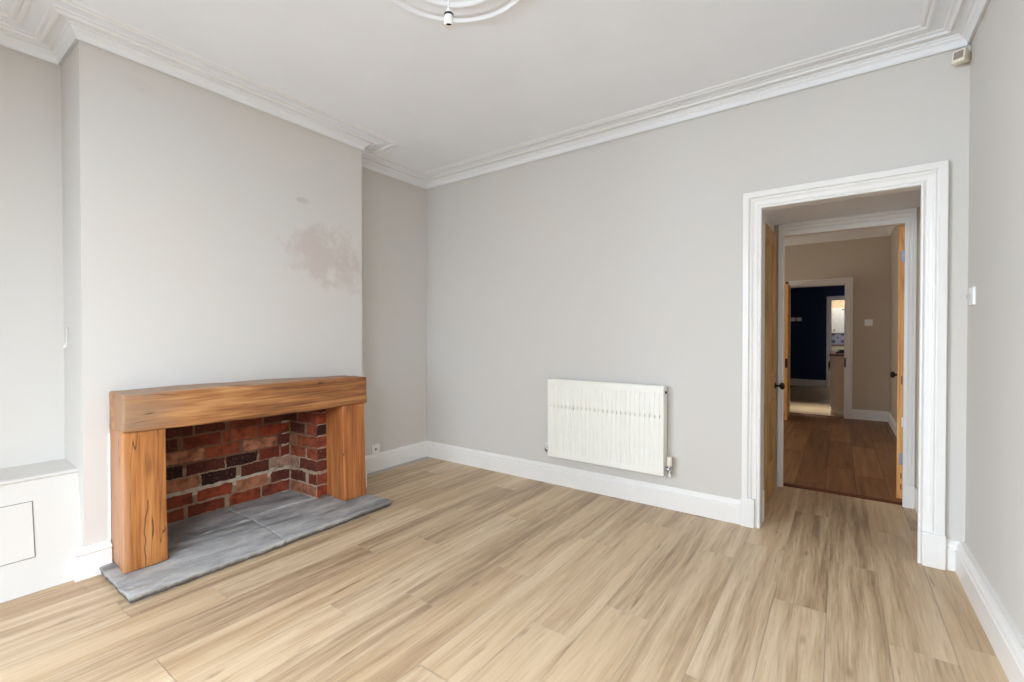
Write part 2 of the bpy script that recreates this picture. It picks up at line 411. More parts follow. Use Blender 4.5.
# ------------------------------------------------------------------ main room shell
DX0, DX1, DZ = -0.396, 0.342, 1.991       # clear opening of the main doorway
mb = MB()
mb.box(-3.56, DX0-0.018, D, D+0.085, 0, ZC); mb.box(DX1+0.030, XR+0.12, D, D+0.085, 0, ZC); mb.box(DX0-0.018, DX1+0.030, D, D+0.085, DZ+0.018, ZC)
struct(mb.build('wall_back', M_wall), 'pale grey wall with the radiator and the open doorway', 'wall')
mb = MB(); mb.box(XR, XR+0.12, YF-0.1, D, 0, ZC)
struct(mb.build('wall_right', M_wall), 'pale grey plain wall beside the doorway', 'wall')
mb = MB(); mb.box(-3.56, XB, YF-0.1, Y1, 0, ZC); mb.box(-3.56, XA, Y2, D, 0, ZC)
struct(mb.build('wall_left', M_wall), 'pale grey alcove walls either side of the chimney breast', 'wall')
OY0, OY1, OZ = 0.885, 1.88, 0.74          # opening of the fireplace in the plaster
mb = MB()
mb.box(-3.56, XC, Y1, OY0, 0, OZ); mb.box(-3.56, XC, OY1, Y2, 0, OZ); mb.box(-3.56, XC, Y1, Y2, OZ, ZC)
mb.box(-3.56, -3.45, OY0, OY1, 0, OZ)
struct(mb.build('wall_chimney', M_chim), 'grey plastered chimney breast with a pinkish patch above the beam', 'chimney breast')
# boxed-in lower part of the left alcove, flush with the chimney breast
mb = MB()
zb = 0.505
BT = -3.165                                    # the boxing leans back a little towards its top
mb.sweep([(BT, YF), (BT, Y1)], [(0.27, 0), (-0.110, 0), (0, zb-0.002), (-0.007, zb+0.001), (-0.0095, zb+0.008), (-0.006, zb+0.015), (0.004, zb+0.018), (0.27, zb+0.026)])
struct(mb.build('wall_alcove', M_wall), 'boxed-in lower alcove wall with a rounded ledge', 'alcove boxing')
# access panel
P = empty('access_panel', 'white square access hatch low on the boxed alcove wall', 'access panel', (-3.089, 0.286, 0.1565))
P.rotation_euler = (0, -math.atan(0.110/0.503), 0)
mb = MB(); mb.box(0.001, 0.007, -0.16, 0.147, 0.0, 0.256); mb.build('panel', M_wall, P, bevel=0.0015)
mb = MB(); mb.box(0.0003, 0.0009, -0.163, 0.150, -0.003, 0.259); mb.build('frame_gap', plain('grey_shadow_gap', srgb(128, 126, 122), 0.8), P)
mb = MB(); mb.lathe([(0.0035, 0.006), (0.0035, 0.0082), (0.001, 0.009)], (0, 0.022, 0.045), 10, 'X'); mb.build('screw', M_black, P)

# front wall opening into the bay window the daylight comes through (behind the viewpoint)
BX0, BX1, BZ0, BZ1, BY = -2.62, 0.10, 0.50, 2.45, -1.75
mb = MB()
mb.box(-3.56, BX0, YF-0.1, YF, 0, ZC); mb.box(BX1, XR+0.12, YF-0.1, YF, 0, ZC)
mb.box(BX0, BX1, YF-0.1, YF, 2.58, ZC)
for xa, xb in ((BX0-0.1, BX0), (BX1, BX1+0.1)):             # side lights of the bay
    mb.box(xa, xb, BY-0.1, YF-0.1, 0, BZ0); mb.box(xa, xb, BY-0.1, YF-0.1, BZ1, ZC); mb.box(xa, xb, BY-0.1, BY, BZ0, BZ1); mb.box(xa, xb, YF-0.2, YF-0.1, BZ0, BZ1)
mb.box(BX0, BX1, BY-0.1, BY, 0, BZ0); mb.box(BX0, BX1, BY-0.1, BY, BZ1, ZC)
struct(mb.build('wall_front', M_wall), 'front wall with the wide bay opposite the doorway', 'wall')
mb = MB()
mb.box(BX0, BX1, BY-0.09, BY-0.02, BZ0, BZ0+0.06); mb.box(BX0, BX1, BY-0.09, BY-0.02, BZ1-0.06, BZ1)
for x in (BX0, BX0+0.62, BX1-0.68, BX1-0.06): mb.box(x, x+0.06, BY-0.09, BY-0.02, BZ0+0.06, BZ1-0.06)
struct(mb.build('window_1', M_white), 'white framed three-light window in the front bay', 'window')

mb = MB(); mb.box(-3.56, XR+0.12, BY-0.1, D+0.085, ZC, ZC+0.1)
struct(mb.build('ceiling', M_ceil), 'white ceiling of the front room with plaster mouldings', 'ceiling')

# cornice with a second moulding on the ceiling
ROOM = [(XR, YF), (XR, D), (XA, D), (XA, Y2), (XC, Y2), (XC, Y1), (XB, Y1), (XB, YF)]
def arc(c, r, a0, a1, n=6):
    return [(c[0]+r*math.cos(math.radians(a0+(a1-a0)*i/n)), c[1]+r*math.sin(math.radians(a0+(a1-a0)*i/n))) for i in range(n+1)]
H = ZC-2.655
prof = [(0.0, 0.010), (0.0155, 0.001), (0.0155, 0.012)]
prof += [(0.016, 0.014), (0.018, 0.024), (0.023, 0.034), (0.032, 0.040), (0.036, 0.046), (0.037, 0.050), (0.046, 0.051), (0.047, 0.057)]
prof += [(0.078, 0.063), (0.080, 0.056), (0.085, 0.053), (0.091, 0.054), (0.095, 0.059), (0.098, 0.064), (0.112, 0.0665), (0.116, H)]
mb = MB(); mb.sweep(ROOM, prof, closed=True, z0=2.655)
prof2 = [(0.168, H), (0.169, 0.066)] + [(0.169+0.011+0.011*math.cos(math.radians(180-30*i)), 0.066-0.012*math.sin(math.radians(30*i))) for i in range(1, 7)] + \
        [(0.193, 0.0665), (0.197, 0.062), (0.205, 0.061), (0.212, 0.066), (0.216, H)]
prof2 = [(d, H-(H-h)*0.72 if h < H else h) for d, h in prof2]
mb.sweep(ROOM, prof2, closed=True, z0=2.655)
struct(mb.build('trim_3', M_corn), 'white stepped plaster cornice with a second ceiling moulding', 'cornice')

# skirting boards
SK = [(0, 0), (0.022, 0), (0.022, 0.112), (0.017, 0.117), (0.017, 0.121), (0.0185, 0.128), (0.015, 0.138), (0.009, 0.146), (0.007, 0.152), (0.004, 0.157), (0, 0.157)]
SK = [(d, h*0.965) for d, h in SK]
mb = MB(); mb.sweep([(XR-0.016, YF), (XR-0.016, D), (0.449, D)], [(d-0.016 if d == 0 else d, h) for d, h in SK], smooth=False)
struct(mb.build('baseboard_right', M_white), 'white moulded skirting along the wall beside the doorway', 'skirting board')
mb = MB(); mb.sweep([(-0.504, D), (XA, D), (XA, Y2), (XC, Y2), (XC, 2.085)], SK)
struct(mb.build('baseboard_back', M_white), 'white moulded skirting under the radiator and round the alcove', 'skirting board')
SK2 = [(0, 0), (0.042, 0), (0.042, 0.108), (0.035, 0.112), (0.036, 0.118)]+[(0.036+0.009*math.sin(math.radians(a)), 0.127-0.009*math.cos(math.radians(a))) for a in range(0, 181, 30)]+[(0.028, 0.138), (0.018, 0.143), (0.010, 0.148), (0, 0.148)]
mb = MB(); mb.sweep([(XC, 0.70), (XC, Y1), (-3.072, Y1)], SK2)
struct(mb.build('baseboard_chimney', M_white), 'short white beaded skirting between alcove and fireplace', 'skirting board')

# door surround of the main doorway
def surround(name, x0, x1, zt, y, w, prof, z0=0.0, plinth=None, flip=False, left_w=None, right_w=None, mat=None):
    """moulded architrave round an opening; prof = (distance in from the outer edge, projection)"""
    mb = MB()
    s = -1.0
    path = [(x0-w, z0), (x0-w, zt+w), (x1+w, zt+w), (x1+w, z0)]      # in (x, z), inside is on the right
    pr = [(-d, h) for d, h in prof]
    mb.sweep(path, pr, to=lambda a, b, h: (a, y-h, b))
    return mb
ARC = [(0, 0), (0.0, 0.030), (0.003, 0.033), (0.033, 0.033), (0.036, 0.030), (0.037, 0.020), (0.041, 0.019), (0.044, 0.024), (0.049, 0.026), (0.055, 0.024), (0.058, 0.019),
       (0.066, 0.0165), (0.076, 0.0155), (0.082, 0.014), (0.084, 0.009), (0.087, 0.009), (0.089, 0.015), (0.095, 0.019), (0.101, 0.017), (0.104, 0.012), (0.104, 0)]
T = empty('trim_4', 'wide white moulded architrave round the main doorway', 'door surround', (0, 0, 0), kind='structure')
surround('x', DX0, DX1, DZ, D, 0.104, ARC).build('architrave', M_white, T)
mb = MB(); mb.box(-0.503, -0.426, D-0.040, D, 0, 0.181); mb.build('plinth_block', M_white, T, bevel=0.004)
mb = MB(); mb.box(0.356, 0.449, D-0.040, D, 0, 0.176); mb.build('plinth_block', M_white, T, bevel=0.004)
mb = MB()
mb.box(DX0-0.018, DX0, D-0.004, D+0.150, 0, DZ); mb.box(DX1+0.016, DX1+0.030, D-0.001, D+0.10, 0, DZ); mb.box(DX0-0.018, DX1+0.030, D-0.001, D+0.075, DZ, DZ+0.018)
mb.box(DX0-0.03, DX0+0.004, D+0.11, D+0.16, 0, 0.19)
mb.build('jamb_lining', M_white, T)

# ------------------------------------------------------------------ fireplace
FP = empty('fireplace', 'open brick fireplace with chunky oak beam, two oak posts and slate hearth', 'fireplace', (-2.9, 1.4, 0))
FPL = Vector((-2.9, 1.4, 0))
def tri(c):
    """trilinear map from the unit box to eight corners c[x][y][z]"""
    def f(x, y, z):
        r = Vector((0, 0, 0))
        for i in (0, 1):
            for j in (0, 1):
                for k in (0, 1): r += Vector(c[i][j][k])*((x if i else 1-x)*(y if j else 1-y)*(z if k else 1-z))
        return r
    return f
def fp_build(mb, name, mats, bevel=0):
    mb.v = [tuple(Vector(p)-FPL) for p in mb.v]
    o = mb.build(name, mats, FP, bevel=bevel)
    return o
def shift_mat_origin(): pass
# oak beam
cz = lambda x, ya, yb, zl0, zl1, zr0, zr1: [[(x, ya, zl0), (x, ya, zl1)], [(x, yb, zr0), (x, yb, zr1)]]
beam = tri([cz(-3.05, 0.696, 2.085, 0.715, 0.917, 0.705, 0.898), cz(-2.785, 0.690, 2.080, 0.734, 0.917, 0.716, 0.906)])
mb = MB(); dim = (0.265, 1.39, 0.185)
def beam_map(p):
    q = beam(p.x/dim[0], p.y/dim[1], p.z/dim[2])
    t = p.y/dim[1]; low = 1-p.z/dim[2]
    q.z += low*(-0.010*math.sin(math.pi*min(1, max(0, (t-0.1)/0.85)))) + (1-low)*0.012*math.sin(math.pi*t)
    return q
mb.rounded(dim, 0.011, (5, 46, 7), beam_map, amp=0.006, freq=9, seed=2, stretch=(1, 0.45, 1))
mb.v = [tuple(Vector(p)-FPL) for p in mb.v]
# (object coordinates are those of the fireplace's own origin, so the wood material is offset to match)
beam_o = mb.build('mantel_beam', M_oakY, FP)
mb = MB(); dim2 = (0.25, 0.185, 0.69)
lp = tri([[[(-3.055, 0.707, 0.041), (-3.055, 0.704, 0.735)], [(-3.055, 0.872, 0.041), (-3.055, 0.862, 0.735)]],
          [[(-2.812, 0.690, 0.041), (-2.806, 0.694, 0.737)], [(-2.815, 0.878, 0.041), (-2.806, 0.868, 0.732)]]])
mb.rounded(dim2, 0.009, (6, 6, 22), lambda p: lp(p.x/dim2[0], p.y/dim2[1], p.z/dim2[2]), amp=0.005, freq=7, seed=5, stretch=(1, 1, 0.5))
fp_build(mb, 'post', M_oakL)
mb = MB()
rp = tri([[[(-3.055, 1.918, 0.041), (-3.055, 1.906, 0.722)], [(-3.055, 2.080, 0.041), (-3.055, 2.075, 0.722)]],
          [[(-2.797, 1.900, 0.041), (-2.797, 1.886, 0.716)], [(-2.803, 2.085, 0.041), (-2.797, 2.070, 0.714)]]])
mb.rounded(dim2, 0.009, (6, 6, 22), lambda p: rp(p.x/dim2[0], p.y/dim2[1], p.z/dim2[2]), amp=0.005, freq=7, seed=9, stretch=(1, 1, 0.5))
o = fp_build(mb, 'post', M_oakR)
# slate hearth: four slabs with pale joints between them
HT = 0.040
HE = MB()
def slab(x00, x01, x10, x11, y00, y10, y01, y11, seed, rough_edges=True):
    """corners: back-left (x00,y00) front-left (x10,y10) back-right (x01,y01) front-right (x11,y11)"""
    uc = 0.014 if x10 > -2.9 else 0.0; ul = 0.012 if y00 < 0.7 else 0.0; ur = 0.012 if y11 > 2.0 and uc else 0.0
    c = tri([[[(x00, y00+ul, 0.001), (x00, y00, HT)], [(x01, y01-ur, 0.001), (x01, y01, HT)]],
             [[(x10-uc, y10+ul, 0.001), (x10, y10, HT)], [(x11-uc, y11-ur, 0.001), (x11, y11, HT)]]])
    d = (abs(x10-x00), abs(y01-y00), HT)
    HE.rounded(d, 0.007, (max(4, int(d[0]/0.02)), max(4, int(d[1]/0.025)), 2), lambda p: c(p.x/d[0], p.y/d[1], p.z/d[2]), amp=0.007, freq=22, seed=seed)
g = 0.004
g = 0.0022
slab(-3.02, -3.02, -2.555, -2.553, 0.645, 0.645, 1.385-g, 1.353-g, 1)
slab(-3.02, -3.02, -2.553, -2.560, 1.385+g, 1.353+g, 2.085, 2.130, 2)
slab(-3.40, -3.40, -3.03, -3.03, 0.90, 0.90, 1.372-g, 1.385-g, 3)
slab(-3.40, -3.40, -3.08, -3.06, 1.372+g, 1.386+g, 1.86, 1.86, 4)
fp_build(HE, 'hearth', M_slate)
mb = MB(); mb.box(-3.01, -2.580, 0.665, 2.07, 0.0005, HT-0.0045); mb.box(-3.39, -3.01, 0.91, 1.85, 0.0005, HT-0.0045)
fp_build(mb, 'hearth_joint', M_grout)
# brickwork
BR, MO = MB(), MB()
RED = [(140, 60, 35), (146, 68, 40), (126, 52, 31), (152, 76, 48), (114, 46, 30), (134, 62, 42)]
def brick(mb, o, u, v, n, L, Hh, colr, seed, depth=0.010):
    nx, ny = max(4, int(L/0.016)), 5
    base = len(mb.v); r2 = random.Random(seed)
    for j in range(ny+1):
        for i in range(nx+1):
            a, b = i/nx, j/ny
            e = min(i, nx-i, j, ny-j)
            p = o+u*(a*L)+v*(b*Hh)
            q = Vector((p.x, p.y, p.z))*34
            p = p+Vector((0, 0, 1))*0.005*noise.noise(p*9+Vector((0, 0, seed)))
            dz = depth*(1 if e > 0 else 0.62)+0.0035*noise.noise(q+Vector((seed, 0, 0)))
            if e == 0:
                p = p-u*((a-0.5)*0.002)+Vector((0, 0, 1))*0.008*noise.noise(q*1.1)+u*0.008*noise.noise(q*1.1+Vector((9, 2, 1)))
            mb.v.append(tuple(p+n*dz))
    for j in range(ny):
        for i in range(nx):
            k = base+j*(nx+1)+i
            mb.face((k, k+1, k+nx+2, k+nx+1), 0, True, col=colr)
def pick(tone, seed):
    r2 = random.Random(seed*13+5)
    c = {'r': RED[r2.randrange(len(RED))], 'k': (44, 24, 20), 'd': (92, 44, 32), 'p': (172, 112, 82), 'w': (176, 140, 116)}[tone]
    k = r2.uniform(0.9, 1.08)
    return srgb(*[min(255, x*k) for x in c])
back = [
 ([(0.90, 1.13), (1.149, 1.366), (1.394, 1.601), (1.611, 1.815)], 'rrrr'),
 ([(0.96, 1.179), (1.204, 1.413), (1.438, 1.650), (1.672, 1.818)], 'rrpd'),
 ([(1.00, 1.216), (1.227, 1.438), (1.470, 1.661), (1.708, 1.816)], 'pkdw'),
 ([(0.90, 1.124), (1.143, 1.366), (1.375, 1.580), (1.591, 1.734), (1.745, 1.815)], 'kdkrr'),
 ([(1.02, 1.244), (1.255, 1.464), (1.483, 1.712), (1.725, 1.818)], 'prpd'),
 ([(0.90, 1.098), (1.130, 1.342), (1.357, 1.400), (1.412, 1.577), (1.589, 1.816)], 'drrrr'),
 ([(0.97, 1.182), (1.195, 1.369), (1.397, 1.611), (1.627, 1.816)], 'ddrd'),
 ([(0.90, 1.06), (1.075, 1.28), (1.295, 1.50), (1.515, 1.73), (1.742, 1.815)], 'ddddk')]
PITCH, BH = 0.0855, 0.0745
XBK = -3.365
for k, (row, tones) in enumerate(back):
    z = HT+0.006+PITCH*k + (0.010 if k >= 2 else 0)
    for i, ((a, b), t) in enumerate(zip(row, tones)):
        s = k*31+i*7+1
        dip = 0.010*(1.8-(a+b)/2)*0.0
        brick(BR, Vector((XBK, a, z+dip)), Vector((0, 1, 0)), Vector((0, 0, 1)), Vector((1, 0, 0)), b-a, BH+random.Random(s).uniform(-0.004, 0.003), pick(t, s), s)
A, B = Vector((-3.36, 1.815, 0)), Vector((-3.03, 1.842, 0)); U = (B-A).normalized(); NN = Vector((U.y, -U.x, 0))
SL = (B-A).length
side = [
 ([(0.02, 0.325)], 'p'), ([(0.02, 0.20), (0.235, 0.328)], 'dr'), ([(0.015, 0.12), (0.135, 0.330)], 'wd'), ([(0.02, 0.20), (0.215, 0.330)], 'rr'),
 ([(0.015, 0.085), (0.105, 0.330)], 'pr'), ([(0.02, 0.19), (0.215, 0.328)], 'dr'), ([(0.015, 0.10), (0.115, 0.330)], 'dr'), ([(0.015, 0.13), (0.145, 0.33)], 'kr')]
front_t = 'rrddrkrd'
for k, (row, tones) in enumerate(side):
    z = HT+0.006+PITCH*k + (0.010 if k >= 2 else 0)
    for i, ((a, b), t) in enumerate(zip(row, tones)):
        s = 400+k*31+i*7
        brick(BR, A+U*a+Vector((0, 0, z)), U, Vector((0, 0, 1)), NN, b-a, BH, pick(t, s), s)
    s = 800+k
    brick(BR, Vector((-3.038, 1.836, z)), Vector((0, 1, 0)), Vector((0, 0, 1)), Vector((1, 0, 0)), 0.10, BH, pick(front_t[k], s), s)
    # opposite cheek behind the left post
    for i, (a, b) in enumerate([(0.0, 0.15), (0.165, 0.32)] if k % 2 else [(0.0, 0.215), (0.23, 0.32)]):
        s = 900+k*9+i
        brick(BR, Vector((-3.045-a, 0.894, z)), Vector((-1, 0, 0)), Vector((0, 0, 1)), Vector((0, 1, 0)), b-a, BH, pick('r', s), s)
fp = fp_build(BR, 'brickwork', M_brick)
def mortar(o, u, v, L, Hh, n, light):
    nx, ny = int(L/0.02), int(Hh/0.02); base = len(MO.v)
    for j in range(ny+1):
        for i in range(nx+1):
            p = o+u*(L*i/nx)+v*(Hh*j/ny)
            MO.v.append(tuple(p+n*(0.0045+0.003*noise.noise(p*40))))
    for j in range(ny):
        for i in range(nx):
            k = base+j*(nx+1)+i
            c = light(i/nx, j/ny)
            MO.face((k, k+1, k+nx+2, k+nx+1), 0, True, col=srgb(*c))
def lb(a, b):  # darker upper mortar: soot plus firebox shade put into the colour
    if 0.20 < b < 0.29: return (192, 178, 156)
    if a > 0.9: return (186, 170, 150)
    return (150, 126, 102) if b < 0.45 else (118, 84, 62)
Zv = Vector((0, 0, 1))
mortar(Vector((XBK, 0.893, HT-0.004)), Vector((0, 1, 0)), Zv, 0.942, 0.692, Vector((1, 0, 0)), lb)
mortar(A+Vector((0, 0, HT-0.004))-U*0.01, U, Zv, SL+0.008, 0.692, NN, lambda a, b: (168, 146, 124) if b < 0.5 else (134, 100, 78))  # firebox shade put into the upper half here too
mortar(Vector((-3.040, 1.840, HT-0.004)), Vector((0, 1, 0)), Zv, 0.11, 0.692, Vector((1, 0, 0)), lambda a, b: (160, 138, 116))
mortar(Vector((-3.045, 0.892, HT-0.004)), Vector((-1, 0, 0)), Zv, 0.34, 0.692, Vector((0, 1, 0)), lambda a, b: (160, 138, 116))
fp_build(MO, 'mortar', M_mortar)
# backing that closes the firebox off from the flue
mb = MB(); mb.box(-3.445, -3.05, 0.886, 1.879, 0.735, 0.739); mb.box(-3.445, XBK-0.005, 0.886, 1.879, HT, 0.735); mb.box(XBK, -3.05, 1.862, 1.879, HT, 0.735)
fp_build(mb, 'flue_plate', M_dark)
# line of caulk where the left post meets the plaster
mb = MB(); mb.box(-3.0605, -3.057, 0.697, 0.705, HT, 0.70); fp_build(mb, 'caulk_line', M_caulk)

# ------------------------------------------------------------------ radiator
RX0, RX1, RZ0, RZ1, RY = -1.888, -0.969, 0.243, 0.857, 3.120
R = empty('radiator', 'white panel radiator with vertical flutes on the back wall', 'radiator', ((RX0+RX1)/2, D, RZ0))
RL = Vector(((RX0+RX1)/2, D, RZ0))
def rb(mb, name, m, parent=R, bevel=0.0):
    mb.v = [tuple(Vector(p)-RL) for p in mb.v]; return mb.build(name, m, parent, bevel=bevel)
mb = MB(); NF = 26; pitch = (RX1-RX0-0.014)/NF
xs = [(RX0, 0.004), (RX0+0.003, 0.0)]
cols = []
for i in range(NF):
    x = RX0+0.007+pitch*i
    cols += [(x+pitch*0.00, 0), (x+pitch*0.30, 0), (x+pitch*0.38, 1), (x+pitch*0.62, 1), (x+pitch*0.70, 0)]
cols = [(RX0+0.001, 0)]+cols+[(RX1-0.001, 0)]
zr = [(RZ0, -0.5), (RZ0+0.004, 0), (RZ0+0.034, 0), (RZ0+0.052, 1), (0.634, 1), (0.635, 4.2), (0.657, 4.2), (0.658, 1), (RZ1-0.062, 1), (RZ1-0.044, 0), (RZ1-0.006, 0), (RZ1, -0.6)]
n0 = len(mb.v)
for z, fz in zr:
    for x, fx in cols:
        dep = (0.0040*fz*fx if fz > 0 else 0) + (0.008*(-fz) if fz < 0 else 0)
        mb.v.append((x, RY+dep, z))
nc = len(cols)
for j in range(len(zr)-1):
    for i in range(nc-1):
        k = n0+j*nc+i; mb.face((k, k+1, k+nc+1, k+nc), 0, False)
rb(mb, 'front_panel', M_rad)
mb = MB()
mb.box(RX0+0.004, RX1-0.004, RY+0.040, RY+0.043, RZ0+0.002, RZ1-0.008)
mb.box(RX0, RX0+0.004, RY+0.003, 3.196, RZ0+0.004, RZ1-0.004); mb.box(RX1-0.004, RX1, RY+0.003, 3.196, RZ0+0.004, RZ1-0.004)
rb(mb, 'side_cover', M_rad, bevel=0.001)
mb = MB(); mb.box(RX0+0.004, RX1-0.004, 3.180, 3.194, RZ0+0.01, RZ1-0.006)
for i in range(54):
    x = RX0+0.012+(RX1-RX0-0.024)*i/53; mb.box(x-0.0012, x+0.0012, RY+0.044, 3.180, RZ0+0.03, RZ1-0.02)
rb(mb, 'convector', M_rad)
mb = MB(); mb.box(RX0+0.003, RX1-0.003, RY+0.002, RY+0.010, RZ1-0.002, RZ1+0.001); mb.box(RX0+0.003, RX1-0.003, 3.184, 3.194, RZ1-0.006, RZ1-0.002)
rb(mb, 'top_rail', M_rad)
for x in (RX0+0.12, RX1-0.12):
    mb = MB(); mb.box(x-0.012, x+0.012, 3.194, D-0.0005, 0.30, 0.82); rb(mb, 'wall_bracket', M_rad)
mb = MB(); mb.lathe([(0.011, 0.0), (0.011, 0.003), (0.007, 0.003), (0.007, 0.008), (0.004, 0.009)], (RX1, 3.160, RZ1-0.045), 12, 'X'); rb(mb, 'bleed_plug', M_black)
# thermostatic valve on the right
VX = RX1+0.030
vb = MB()
vb.lathe([(0.014, 0.0), (0.014, 0.012), (0.010, 0.013), (0.013, 0.018), (0.013, 0.034)], (RX1, 3.160, RZ0+0.045), 14, 'X')
vb.lathe([(0.012, -0.024), (0.014, -0.022), (0.014, -0.010), (0.011, -0.009), (0.012, 0.006), (0.015, 0.008), (0.015, 0.020), (0.012, 0.022)], (VX, 3.160, RZ0+0.045), 14, 'Z')
V = rb(vb, 'thermostatic_valve', M_steel)
mb = MB(); mb.lathe([(0.013, 0.020), (0.017, 0.024), (0.018, 0.030), (0.0185, 0.070), (0.016, 0.082), (0.011, 0.086)], (VX, 3.160, RZ0+0.045), 18, 'Z'); rb(mb, 'valve_head', M_cream, V)
mb = MB(); mb.tube([(VX, 3.160, RZ0+0.036), (VX, 3.160, RZ0+0.005), (VX, 3.168, RZ0-0.007), (VX, 3.185, RZ0-0.010), (VX, D-0.001, RZ0-0.010)], 0.0085); rb(mb, 'pipe', M_plast, V)
vb = MB(); LX = RX0-0.036
vb.lathe([(0.009, 0.0), (0.009, -0.022), (0.012, -0.023), (0.012, -0.036)], (RX0, 3.160, RZ0+0.045), 14, 'X')
vb.lathe([(0.009, -0.016), (0.012, -0.014), (0.012, 0.014), (0.010, 0.018)], (LX, 3.160, RZ0+0.045), 14, 'Z')
V2 = rb(vb, 'lockshield_valve', M_steel)
mb = MB(); mb.lathe([(0.008, 0.016), (0.009, 0.018), (0.009, 0.045), (0.006, 0.048)], (LX, 3.160, RZ0+0.045), 14, 'Z'); rb(mb, 'valve_cap', M_plast, V2)
mb = MB(); mb.tube([(LX, 3.160, RZ0+0.032), (LX, 3.164, RZ0+0.022), (LX, 3.185, RZ0+0.018), (LX, D-0.001, RZ0+0.018)], 0.0075); rb(mb, 'pipe', M_steel, V2)

# ------------------------------------------------------------------ small fittings in the front room
S = empty('cable_outlet', 'small white cable outlet plate above the alcove skirting', 'wall outlet', (XA, 2.594, 0.193))
mb = MB(); mb.box(0.0002, 0.009, -0.043, 0.043, -0.043, 0.043); mb.build('plate', M_plast, S, bevel=0.003)
mb = MB(); mb.lathe([(0.0085, 0.0085), (0.0085, 0.0105), (0.004, 0.0106)], (0, 0.0, -0.002), 14, 'X'); mb.build('socket', M_dark, S)
S = empty('light_switch', 'white light switch on the right wall beside the doorway', 'light switch', (XR, 3.085, 1.392))
mb = MB(); mb.box(-0.012, -0.0002, -0.043, 0.043, -0.043, 0.043); mb.build('plate', M_plast, S, bevel=0.003)
mb = MB(); mb.box(-0.021, -0.0115, 0.018, 0.034, -0.010, 0.012); mb.build('rocker', plain('grey_rocker', srgb(170, 166, 162), 0.4), S, bevel=0.002)
S = empty('motion_sensor', 'small cream motion sensor in the corner under the cornice', 'motion sensor', (XR-0.037, D-0.043, 2.594), math.radians(-27))
S.scale = (0.84, 0.84, 0.84)
mb = MB()
def sens(p):
    q = Vector((p.x-0.03, p.y-0.045, p.z-0.046)); q.y += 0.010*(0.046-p.z)/0.046*-1; return q
mb.rounded((0.060, 0.045, 0.080), 0.006, (3, 3, 3), sens)
mb.build('housing', M_cream, S)
mb = MB()
def sens2(p):
    q = Vector((p.x-0.021, p.y-0.049, p.z-0.024)); q.y += 0.010*(0.024-p.z)/0.046*-1; return q
mb.rounded((0.042, 0.008, 0.046), 0.003, (3, 2, 3), sens2); mb.build('lens', M_lens, S)
mb = MB(); mb.box(-0.010, 0.026, 0.0, 0.046, -0.022, 0.022); mb.build('bracket', M_cream, S)
# little white clip in the left alcove
S = empty('wall_clip', 'tiny white clip on the side of the chimney breast in the left alcove', 'wall clip', (-3.345, Y1, 1.195))
mb = MB(); mb.box(-0.010, 0.010, -0.009, -0.0003, -0.052, 0.052); mb.build('plate', M_wall, S, bevel=0.003)
mb = MB(); mb.tube([(0, -0.008, -0.042), (0, -0.014, -0.046), (0, -0.015, -0.054), (0, -0.010, -0.058)], 0.004, 8); mb.build('hook', M_plast, S)
# ceiling rose and pendant
RC = (-1.29, 1.362)
mb = MB()
def ring(rc, w, h): return [(rc-w/2+w*i/8, -h*math.sin(math.pi*i/8)) for i in range(9)]
rp_ = [(0.0, -0.030), (0.05, -0.030), (0.07, -0.022), (0.10, -0.014), (0.14, -0.011), (0.20, -0.010), (0.222, -0.012)]
rp_ += [(r, -0.012+h) for r, h in ring(0.242, 0.036, 0.012)]
rp_ += [(0.270, -0.010), (0.300, -0.012), (0.318, -0.016), (0.322, -0.010)]
rp_ += [(r, -0.008+h) for r, h in ring(0.345, 0.034, 0.014)] + [(0.365, -0.004), (0.368, -0.0002)]
mb.lathe([(r*1.035, h) for r, h in rp_], (0, 0, 0), 96); mb.build('x', M_ceil); o = bpy.context.scene.objects['x']; o.name = 'ceiling_rose'; o.location = (RC[0], RC[1], ZC)
tag(o, 'round white plaster ceiling rose with raised rings', 'ceiling rose')
PD = empty('pendant_lampholder', 'bare white lampholder hanging from the ceiling rose', 'pendant lampholder', (RC[0], RC[1], 2.45))
mb = MB(); mb.lathe([(0.0130, 0.012), (0.0175, 0.0), (0.0185, 0.002), (0.0185, 0.038), (0.0165, 0.044)], seg=24); mb.build('shell', M_plast, PD)
mb = MB(); mb.lathe([(0.0132, 0.0118), (0.0120, 0.016), (0.001, 0.017)], seg=20); mb.build('contact_plate', M_dark, PD)
mb = MB(); mb.lathe([(0.0195, 0.040), (0.0195, 0.047), (0.013, 0.051)], seg=24); mb.build('collar', M_black, PD)
mb = MB(); mb.lathe([(0.013, 0.050), (0.009, 0.066), (0.004, 0.076)], seg=20); mb.build('cap', M_plast, PD)
mb = MB(); mb.tube([(0, 0, 0.074), (0.002, 0, 0.12), (0.003, 0, 0.18), (0.0, 0, 0.246)], 0.0028, 8); mb.build('cord', M_plast, PD)

# ------------------------------------------------------------------ lobby between the rooms
LZ = 2.088
LY0, LY1 = D+0.085, 4.21
mb = MB(); mb.box(-0.62, 0.60, LY0, LY1, LZ, LZ+0.08)
struct(mb.build('ceiling_lobby', M_ceil), 'low white ceiling of the small lobby', 'ceiling')
mb = MB(); mb.box(-0.62, -0.475, LY0, LY1, 0, LZ)
mb.box(-0.475, -0.432, LY0, LY1, 2.004, LZ)
struct(mb.build('wall_lobby', M_white), 'lobby side wall behind the pine door', 'wall')
mb = MB(); mb.box(0.455, 0.60, LY0, LY1, 0, LZ)
struct(mb.build('wall_lobby_right', M_wall), 'lobby side wall opposite the pine door', 'wall')

